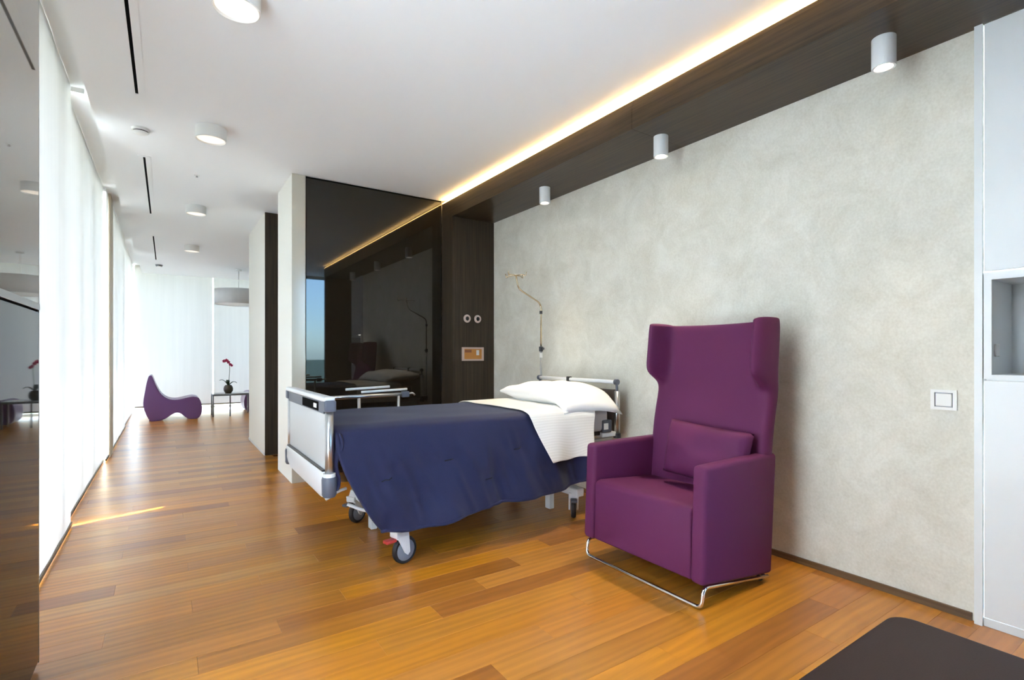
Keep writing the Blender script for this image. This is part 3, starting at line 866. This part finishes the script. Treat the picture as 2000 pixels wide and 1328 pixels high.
def castor(x, y, ang, red=False):
    c = lathe('castor', [(0.0, 0.145), (0.034, 0.148), (0.036, 0.20), (0.026, 0.238), (0.0, 0.238)], (x, y, 0), 'bed_white', bed)
    R = Matrix.Translation((x, y, 0)) @ Matrix.Rotation(ang, 4, 'Z')
    def sub(name, fn, mat):
        bm = bmesh.new(); fn(bm); bmesh.ops.transform(bm, matrix=R, verts=bm.verts)
        o = from_bm(name, bm, mat, c, smooth=True); auto_smooth(o); return o
    sub('tyre', lambda b: bm_lathe(b, [(0.060, -0.016), (0.072, -0.016), (0.077, -0.008), (0.077, 0.008), (0.072, 0.016), (0.060, 0.016), (0.060, -0.016)], (0.03, 0, 0.0775), 'Y', 32, False), 'rubber')
    sub('wheel_disc', lambda b: bm_lathe(b, [(0.0, -0.018), (0.050, -0.018), (0.062, -0.013), (0.062, 0.013), (0.050, 0.018), (0.0, 0.018)], (0.03, 0, 0.0775), 'Y', 32), 'wheel_hub')
    def fork(b):
        for s in (-1, 1):
            bm_prism(b, [(-0.045, 0.195), (0.035, 0.195), (0.045, 0.07), (0.030, 0.055), (0.012, 0.07), (-0.030, 0.15)], s * 0.030 - 0.005, s * 0.030 + 0.005, 'XZ')
        bm_box(b, -0.045, 0.035, -0.035, 0.035, 0.158, 0.196, 0.006)
    sub('fork', fork, 'bed_white')
    sub('brake_pedal', lambda b: bm_box(b, -0.10, -0.035, -0.022, 0.022, 0.140, 0.158, 0.005), 'red' if red else 'grey_plastic')
castor(1.085, 2.735, 0.25, True)
castor(1.085, 3.575, 0.55)
castor(2.42, 2.80, 0.9)
castor(2.42, 3.56, 0.3)
# far side rail, folded up beside the mattress
rail = tube('side_rail', [(XF + 0.09, YB + 0.01, 0.872), (1.53, YB + 0.01, 0.880)], 0.014, 'alu', bed)
for a in (XF + 0.10, 1.50):
    box('rail_joint', a - 0.03, a + 0.03, YB - 0.012, YB + 0.032, 0.855, 0.900, 'grey_plastic', rail, bev=0.008)
tube('rail_hinge', fillet([(XF + 0.02, YB + 0.0, 0.905), (XF + 0.06, YB + 0.01, 0.86), (XF + 0.10, YB + 0.01, 0.872)], 0.02), 0.016, 'grey_plastic', rail)
tube('rail_hook', fillet([(1.53, YB + 0.01, 0.880), (1.56, YB + 0.01, 0.885), (1.58, YB + 0.01, 0.868)], 0.01), 0.007, 'alu', rail)
tube('upper_bar', [(1.06, YB + 0.03, 0.928), (1.385, YB + 0.03, 0.938)], 0.009, 'bed_white', rail)
tube('middle_bar', [(1.17, YB + 0.02, 0.905), (1.52, YB + 0.02, 0.915)], 0.009, 'bed_white', rail)
tube('rail_post', [(1.15, YB + 0.01, 0.55), (1.15, YB + 0.01, 0.872)], 0.011, 'alu', rail)
tube('rail_post', [(1.45, YB + 0.01, 0.55), (1.45, YB + 0.01, 0.880)], 0.011, 'alu', rail)

# mattress, quilt, sheet, pillow
mt = tag(box('mattress', XF + 0.05, XB - 0.10, YN + 0.03, YB - 0.04, 0.6155, 0.775, 'mattress', bev=0.03, seg=4), 'pale mattress under the bedding of the hospital bed', 'mattress')

HEM = [(0.70, 0.30), (0.94, 0.235), (1.10, 0.215), (1.25, 0.215), (1.42, 0.245), (1.75, 0.265), (2.15, 0.28), (2.50, 0.32), (2.65, 0.34)]
ZT = 0.792
TUFTS = ((0.985, 0.50), (1.36, 0.565), (1.85, 0.58), (1.63, 0.42), (1.18, 0.36), (2.05, 0.40))
def bed_cloth(off, x0_top, x0_bot, x1_top, x1_bot, hem, far_drop, fold, edge=1.15, tufts=False):
    yn, yf = YN + 0.012 - off, YB - 0.025 + off
    zt = ZT + off
    def fn(u, v):
        # v: 0..0.2 far hang, 0.2..0.6 top, 0.6..1 near hang
        if v < 0.2:
            t = 1 - v / 0.2
            x = x0_top + (x1_top - x0_top) * u
            return (x, yf + 0.006 * math.sin(x * 11) * t, zt - 0.02 - t * far_drop)
        if v < 0.6:
            t = (v - 0.2) / 0.4
            x = x0_top + (x1_top - x0_top) * u
            y_ = yf + (yn - yf) * t
            e = min(t, 1 - t) / 0.5
            z = zt - 0.020 * (1 - sst(0, 0.16, e)) + 0.006 * noise.noise(Vector((x * 3.1, y_ * 3.7, off * 50))) * sst(0, 0.2, e)
            return (x, y_, z)
        t = (v - 0.6) / 0.4
        xa = x0_top + (x0_bot - x0_top) * t ** edge
        xb = x1_top + (x1_bot - x1_top) * min(1.0, t * 1.4) ** 0.8
        x = xa + (xb - xa) * u
        h = hem(x)
        z = zt - 0.020 - t * (zt - 0.020 - h)
        w = fold * t ** 1.3
        y_ = yn - 0.012 * sst(0, 0.15, t) - 0.055 * t ** 1.2
        y_ += w * (0.030 * math.sin(x * 10.5 + 1.1 + 1.6 * t) + 0.014 * math.sin(x * 23 + 0.7 - 2 * t) + 0.012 * noise.noise(Vector((x * 5, z * 4, 2.2))))
        if tufts:
            # slanting creases and the dimples drawn in by the stitched tufts
            cr = noise.noise(Vector(((x + 0.35 * z) * 9, z * 2.6, 7.7)))
            y_ -= 0.016 * sst(0.03, 0.35, t) * (1 - abs(cr)) ** 4 - 0.004
            for tx, tz in TUFTS:
                q = ((x - tx) / 0.085) ** 2 + ((z - tz) / 0.05) ** 2
                y_ += 0.016 * math.exp(-q)
        return (x, y_, z)
    return fn

qf = bed_cloth(0.0, XF + 0.028, 0.952, 2.46, 2.52, lambda x: interp(HEM, x), 0.25, 1.0, 2.1, True)
quilt = tag(grid_mesh('quilt', 96, 70, qf, 'navy', thick=0.020, sub=1), 'navy blue quilt draped over the near side of the bed', 'quilt')
# stitched dashes on the hanging side of the quilt
for px, pz in TUFTS[:4]:
    pts = []
    for dx in (-0.028, -0.01, 0.01, 0.028):
        best = None
        for iv_ in range(61):
            v = 0.6 + 0.4 * iv_ / 60
            t = iv_ / 60
            xa = XF + 0.028 + (0.952 - XF - 0.028) * t ** 2.1
            xb = 2.46 + 0.06 * min(1.0, t * 1.4) ** 0.8
            p = qf((px + dx - xa) / (xb - xa), v)
            e = abs(p[2] - (pz + dx * 0.14))
            if best is None or e < best[0]: best = (e, p)
        pts.append((best[1][0], best[1][1] - 0.0115, best[1][2]))
    tube('stitch', pts, 0.0035, 'navy_dark', quilt, n=6)
# bunched fold of the quilt at the foot end
def ff(u, v):
    z = 0.775 - 0.30 * v
    return (XF + 0.035 + 0.012 * math.sin(v * 9) + 0.020 * math.sin(u * 8 + v * 3), YN - 0.012 + 0.10 * u - 0.012 * math.sin(v * 7), z)
grid_mesh('foot_fold', 10, 14, ff, 'navy', quilt, thick=0.014, sub=1)
# rolled hem
hp = []
for k in range(41):
    p = qf(k / 40, 1.0); hp.append((p[0], p[1], p[2]))
tube('hem_piping', hp, 0.012, 'navy', quilt, n=8)
sf = bed_cloth(0.020, 1.945, 2.085, 2.53, 2.475, lambda x: 0.470 + 0.022 * (x - 2.07) + 0.004 * math.sin(x * 30), 0.22, 0.75)
sheet = tag(grid_mesh('bed_sheet', 36, 50, sf, 'linen', thick=0.006, sub=1), 'white striped sheet folded over the navy quilt', 'sheet')

def cushion_mesh(name, L, W, T, mat, loc, rot, parent=None, pinch=0.12, p=2.6, n=24, wr=0.01, seed=0.0, droop=0.0):
    """A filled pillow: two bulging faces that meet in a pinched seam."""
    bm = bmesh.new()
    R = Matrix.Translation(loc) @ rot
    def pt(u, v, s):
        a, b = 2 * u - 1, 2 * v - 1
        ka = 1 - pinch * (1 - b * b) * 0.5; kb = 1 - pinch * (1 - a * a) * 0.5
        x, y_ = a * L / 2 * ka, b * W / 2 * kb
        h = max(0.0, (1 - abs(a) ** p)) ** 0.5 * max(0.0, (1 - abs(b) ** p)) ** 0.5
        z = s * T / 2 * h
        z += wr * noise.noise(Vector((x * 7 + seed, y_ * 7, s * 3))) * min(1.0, h * 1.5)
        q = R @ Vector((x, y_, z))
        if droop and q.y < droop: q.z -= 1.9 * (droop - q.y) ** 2
        return q
    g = {}
    for s in (1, -1):
        for i in range(n + 1):
            for j in range(n + 1):
                edge = i in (0, n) or j in (0, n)
                if s == -1 and edge:
                    g[s, i, j] = g[1, i, j]
                else:
                    g[s, i, j] = bm.verts.new(pt(i / n, j / n, s))
    for s in (1, -1):
        for i in range(n):
            for j in range(n):
                bm.faces.new((g[s, i, j], g[s, i + 1, j], g[s, i + 1, j + 1], g[s, i, j + 1]))
    return from_bm(name, bm, mat, parent, smooth=True)

pl = cushion_mesh('pillow', 0.50, 1.06, 0.17, 'pillow', (2.545, 3.175, 0.880), Matrix.Rotation(-0.12, 4, 'Z') @ Matrix.Rotation(-0.06, 4, 'Y'), pinch=0.10, p=2.4, wr=0.022, seed=3.0, droop=2.90)
tag(pl, 'plump white pillow lying at the head of the bed', 'pillow')

# infusion pole at the far head corner
iv = root('infusion_pole', (2.845, 3.745, 0.56), 'slim bent infusion pole with hooks at the head of the bed', 'infusion pole')
xi, yi = 2.845, 3.745
tube('lower_tube', [(xi, yi, 0.56), (xi, yi, 1.225)], 0.0095, 'alu', iv)
tube('upper_tube', fillet([(xi, yi, 1.20), (xi, yi, 1.645), (2.59, yi, 1.765), (2.565, yi, 1.885)], 0.05, 6), 0.0072, 'brass', iv)
lathe('clamp', [(0.0, 1.205), (0.018, 1.207), (0.019, 1.250), (0.0, 1.254)], (xi, yi, 0), 'dark_plastic', iv)
lathe('clamp_knob', [(0.0, -0.038), (0.012, -0.036), (0.012, -0.012), (0.0, -0.012)], (xi, yi, 1.232), 'dark_plastic', iv, axis='Y')
lathe('collar', [(0.0, 1.548), (0.014, 1.551), (0.014, 1.578), (0.0, 1.582)], (xi, yi, 0), 'dark_plastic', iv)
lathe('sleeve', [(0.0, 1.15), (0.0135, 1.15), (0.0135, 1.195), (0.0, 1.195)], (xi, yi, 0), 'plastic_white', iv)
for k in range(4):
    a = PI / 2 * k + 0.35
    d = Vector((math.cos(a), math.sin(a), 0))
    c0 = Vector((2.565, yi, 1.880))
    tube('hook', fillet([c0, c0 + d * 0.085, c0 + d * 0.105 + Vector((0, 0, -0.015)), c0 + d * 0.115 + Vector((0, 0, 0.022))], 0.012, 4), 0.0045, 'brass', iv, n=8)
box('bed_socket', xi - 0.07, xi + 0.014, yi - 0.045, yi + 0.014, 0.58, 0.63, 'grey_plastic', iv, bev=0.005)

# ------------------------------------------------------------------ purple wing armchair
ch = root('wing_armchair', (2.36, 1.86, 0.0), 'tall purple wing-back armchair on a chrome sled base', 'armchair')
arm_prof = [(2.022, 0.118), (2.045, 0.660), (2.30, 0.664), (2.648, 0.664), (2.600, 0.045)]
for y0, y1 in ((1.445, 1.522), (2.178, 2.255)):
    prism('armrest', arm_prof, y0, y1, 'purple', ch, bev=0.022, seg=4)
prism('seat_base', [(2.034, 0.122), (2.040, 0.430), (2.052, 0.452), (2.080, 0.460), (2.62, 0.418), (2.585, 0.055)], 1.524, 2.176, 'purple', ch, bev=0.010, seg=3)

BY0, BY1 = 1.452, 2.205
def rear_x(z):
    return interp([(0.05, 2.588), (0.66, 2.640), (1.04, 2.708), (1.37, 2.728)], z)
def back_shell():
    bm = bmesh.new()
    zs = [0.10, 0.14, 0.30, 0.50, 0.66, 0.80, 0.92, 0.99, 1.03, 1.07, 1.12, 1.20, 1.28, 1.33, 1.355, 1.365]
    nu = 28
    rows_f, rows_b = [], []
    for z in zs:
        f_, b_ = [], []
        wing = 0.145 * sst(0.985, 1.085, z)
        for i in range(nu + 1):
            u = -1 + 2 * i / nu
            au = abs(u)
            y_ = (BY0 + BY1) / 2 + u * (BY1 - BY0) / 2
            tk = 0.085 - 0.015 * sst(0.9, 1.36, z)
            edge = 0.018 * sst(0.93, 1.0, au)           # rounded side edges
            cup = 0.018 * au ** 2
            wing_u = wing * sst(0.77, 0.845, au)
            round_w = 0.020 * sst(0.95, 1.0, au) * (wing > 0.01)
            xf = rear_x(z) - tk - cup - wing_u + edge + round_w
            xb_ = rear_x(z) - edge
            dz = 0.0
            if z > 1.34:
                k = (z - 1.34) / 0.025
                xf += 0.012 * k; xb_ -= 0.012 * k
                dz = -0.010 * (1 - au ** 2) + 0.012 * sst(0.82, 0.95, au)
            f_.append(bm.verts.new((xf, y_, z + dz)))
            b_.append(bm.verts.new((xb_, y_, z + dz)))
        rows_f.append(f_); rows_b.append(b_)
    for rws in (rows_f, rows_b):
        for a, b in zip(rws, rws[1:]):
            for i in range(nu):
                bm.faces.new((a[i], a[i + 1], b[i + 1], b[i]))
    for i in range(nu):
        bm.faces.new((rows_f[0][i], rows_f[0][i + 1], rows_b[0][i + 1], rows_b[0][i]))
        bm.faces.new((rows_f[-1][i], rows_f[-1][i + 1], rows_b[-1][i + 1], rows_b[-1][i]))
    for r0, r1, s0, s1 in zip(rows_f, rows_f[1:], rows_b, rows_b[1:]):
        for i in (0, nu):
            bm.faces.new((r0[i], r1[i], s1[i], s0[i]))
    o = from_bm('backrest', bm, 'purple', ch, smooth=True)
    md = o.modifiers.new('smooth', 'SUBSURF'); md.levels = 1; md.render_levels = 2
    return o
back_shell()
sled_z = 0.012
for_pts = [(2.585, 1.462, 0.030), (2.05, 1.462, 0.104), (2.034, 1.464, sled_z), (2.034, 2.238, sled_z), (2.05, 2.240, 0.104), (2.585, 2.240, 0.030)]
tube('sled_base', fillet(for_pts, 0.035, 7), 0.0095, 'chrome', ch, n=14)
tube('rear_bar', [(2.575, 1.462, 0.030), (2.575, 2.240, 0.030)], 0.0095, 'chrome', ch)
for yy in (1.50, 2.20):
    lathe('rear_glide', [(0.0, 0.001), (0.014, 0.001), (0.014, 0.030), (0.0, 0.030)], (2.575, yy, 0), 'rubber', ch)
cu = cushion_mesh('cushion', 0.31, 0.52, 0.15, 'purple', (2.468, 1.750, 0.632), Matrix.Rotation(0.05, 4, 'X') @ Matrix.Rotation(math.radians(-78), 4, 'Y'), pinch=0.06, p=4.0, wr=0.03, seed=9.0)
tag(cu, 'purple lumbar cushion leaning in the wing armchair', 'cushion')

# ------------------------------------------------------------------ brown bench in the lower right corner
bn = root('bench', (1.36, -0.05, 0.0), 'dark brown leather bench in the bottom right corner', 'bench')
prism('seat_top', rrect(0.92, 1.785, -0.75, 0.625, 0.060), 0.30, 0.42, 'brown_leather', bn, plane='XY', bev=0.014, seg=4)
box('frame', 1.00, 1.70, -0.66, 0.54, 0.24, 0.299, 'dark_wood', bn, bev=0.004)
for xx in (1.04, 1.66):
    for yy in (-0.62, 0.50):
        box('leg', xx - 0.022, xx + 0.022, yy - 0.022, yy + 0.022, 0.001, 0.239, 'chrome', bn, bev=0.003)

# ------------------------------------------------------------------ far lounge: chaises, table, orchid, pendant
prof = [(-0.341, 0.26), (-0.315, 0.55), (-0.275, 0.765), (-0.245, 0.805), (-0.212, 0.785), (-0.16, 0.63), (-0.083, 0.475), (0.02, 0.385), (0.15, 0.362), (0.30, 0.392), (0.41, 0.408),
        (0.495, 0.365), (0.535, 0.22), (0.520, 0.075), (0.455, 0.002), (0.345, 0.004), (0.277, 0.045), (0.21, 0.110), (0.145, 0.130), (0.07, 0.100), (-0.02, 0.035), (-0.12, 0.002), (-0.24, 0.004)]
lc = root('lounge_chair', (0.10, 11.3, 0.0), 'low purple chaise with a pointed backrest near the window', 'lounge chair', 'purple chaises in the far lounge')
bm = bmesh.new()
pr = catmull(prof, 4)
bm_prism(bm, pr, 11.0, 11.62, 'XZ')
bmesh.ops.recalc_face_normals(bm, faces=bm.faces)
es = [e for e in bm.edges if len(e.link_faces) == 2 and e.calc_face_angle(0) > math.radians(60)]
bmesh.ops.bevel(bm, geom=es, offset=0.012, segments=2, affect='EDGES', clamp_overlap=True)
auto_smooth(from_bm('body', bm, 'purple_lounge', lc, smooth=True), 40)
for xx in (-0.20, 0.40):
    box('foot_pad', xx - 0.06, xx + 0.06, 11.05, 11.57, -0.0005 + 0.001, 0.012, 'dark_plastic', lc)
lc2 = copy_tree(lc)
lc2.location = (1.75, 12.1, 0.0)
lc2.rotation_euler = (0, 0, PI)
lc2['label'] = 'purple chaise half hidden behind the corridor wall, beside the orchid table'

tb = root('coffee_table', (1.02, 11.3, 0.0), 'slim grey metal table carrying the orchid', 'table')
box('table_top', 0.71, 1.36, 11.10, 11.52, 0.415, 0.432, 'glass_top', tb, bev=0.003)
boxes('frame', [(0.71, 1.36, 11.10, 11.122, 0.392, 0.4145), (0.71, 1.36, 11.498, 11.52, 0.392, 0.4145), (0.71, 0.732, 11.122, 11.498, 0.392, 0.4145), (1.338, 1.36, 11.122, 11.498, 0.392, 0.4145)], 'grey_metal', tb)
for xx, yy in ((0.71, 11.10), (0.71, 11.498), (1.338, 11.10), (1.338, 11.498), (0.99, 11.10)):
    box('leg', xx, xx + 0.022, yy, yy + 0.022, 0.001, 0.3918, 'grey_metal', tb)

ox, oy = 0.985, 11.28
oc = root('orchid', (ox, oy, 0.432), 'pink orchid in a round dark pot on the grey table', 'potted plant')
lathe('pot', [(0.0, 0.4325), (0.050, 0.433), (0.078, 0.470), (0.084, 0.515), (0.074, 0.560), (0.052, 0.588), (0.044, 0.586), (0.060, 0.555), (0.0, 0.552)], (ox, oy, 0), 'pot', oc)
for a, ln, dr in ((2.9, 0.15, 0.03), (0.3, 0.16, -0.03), (1.6, 0.10, 0.02), (4.4, 0.13, 0.0)):
    d = Vector((math.cos(a), math.sin(a), 0)); s = Vector((-d.y, d.x, 0))
    def leaf(u, v, d=d, s=s, ln=ln, dr=dr):
        w = 0.030 * math.sin(PI * min(1, u * 0.93 + 0.07)) ** 0.7
        p = Vector((ox, oy, 0.565)) + d * (ln * u) + Vector((0, 0, 0.10 * math.sin(u * 2.2) + dr * u)) + s * (w * (2 * v - 1))
        p.z += 0.006 * abs(2 * v - 1)
        return p
    grid_mesh('leaf', 8, 4, leaf, 'leaf', oc, thick=0.004)
stem = [(ox, oy, 0.56), (ox + 0.015, oy, 0.72), (ox + 0.025, oy, 0.90), (ox + 0.02, oy - 0.01, 1.00), (ox - 0.03, oy - 0.02, 1.055), (ox - 0.075, oy - 0.02, 1.05)]
tube('stem', fillet(stem, 0.06, 5), 0.0055, 'stem', oc, n=8)
for fx, fy, fz, sc in ((-0.075, -0.02, 1.05, 1.0), (-0.035, -0.03, 1.062, 1.1), (0.0, -0.02, 1.03, 1.0), (0.03, -0.03, 0.985, 0.9), (0.055, -0.01, 0.965, 0.8)):
    bm = bmesh.new()
    c0 = Vector((ox + fx, oy + fy, fz))
    for k in range(5):
        a = 2 * PI * k / 5 + 0.3
        d = Vector((math.cos(a), 0, math.sin(a))) * 0.036 * sc
        n_ = Vector((-math.sin(a), 0, math.cos(a))) * 0.017 * sc
        vs_ = [c0 + Vector((0, -0.004, 0)), c0 + d * 0.5 + n_ + Vector((0, -0.012, 0)), c0 + d + Vector((0, -0.006, 0)), c0 + d * 0.5 - n_ + Vector((0, -0.012, 0))]
        top = [bm.verts.new(q) for q in vs_]
        bot = [bm.verts.new(q + Vector((0, 0.004, 0))) for q in vs_]
        bm.faces.new(top); bm.faces.new(bot[::-1])
        for q in range(4):
            bm.faces.new((top[q], top[(q + 1) % 4], bot[(q + 1) % 4], bot[q]))
    from_bm('flower', bm, 'petal', oc)

px_, py_ = 1.165, 11.3
pd = root('pendant_lamp', (px_, py_, 2.14), 'large pale grey drum pendant lamp in the far lounge', 'lamp')
def drum(u, v):
    a = 2 * PI * u
    return (px_ + 0.41 * math.cos(a), py_ + 0.41 * math.sin(a), 2.15 + 0.285 * v)
grid_mesh('shade', 48, 2, drum, 'shade', pd, thick=0.006)
lathe('diffuser', [(0.0, 2.160), (0.403, 2.160), (0.403, 2.166), (0.0, 2.166)], (px_, py_, 0), 'plastic_white', pd, n=48)
lathe('ceiling_rose', [(0.0, Z_CEIL - 0.03), (0.05, Z_CEIL - 0.03), (0.055, Z_CEIL - 0.0005), (0.0, Z_CEIL - 0.0005)], (px_, py_, 0), 'plastic_white', pd)
tube('cord', [(px_, py_, 2.40), (px_, py_, Z_CEIL - 0.029)], 0.006, 'plastic_white', pd, n=8)
boxes('spider', [(px_ - 0.405, px_ + 0.405, py_ - 0.004, py_ + 0.004, 2.398, 2.406), (px_ - 0.004, px_ + 0.004, py_ - 0.405, py_ + 0.405, 2.407, 2.415)], 'alu', pd)
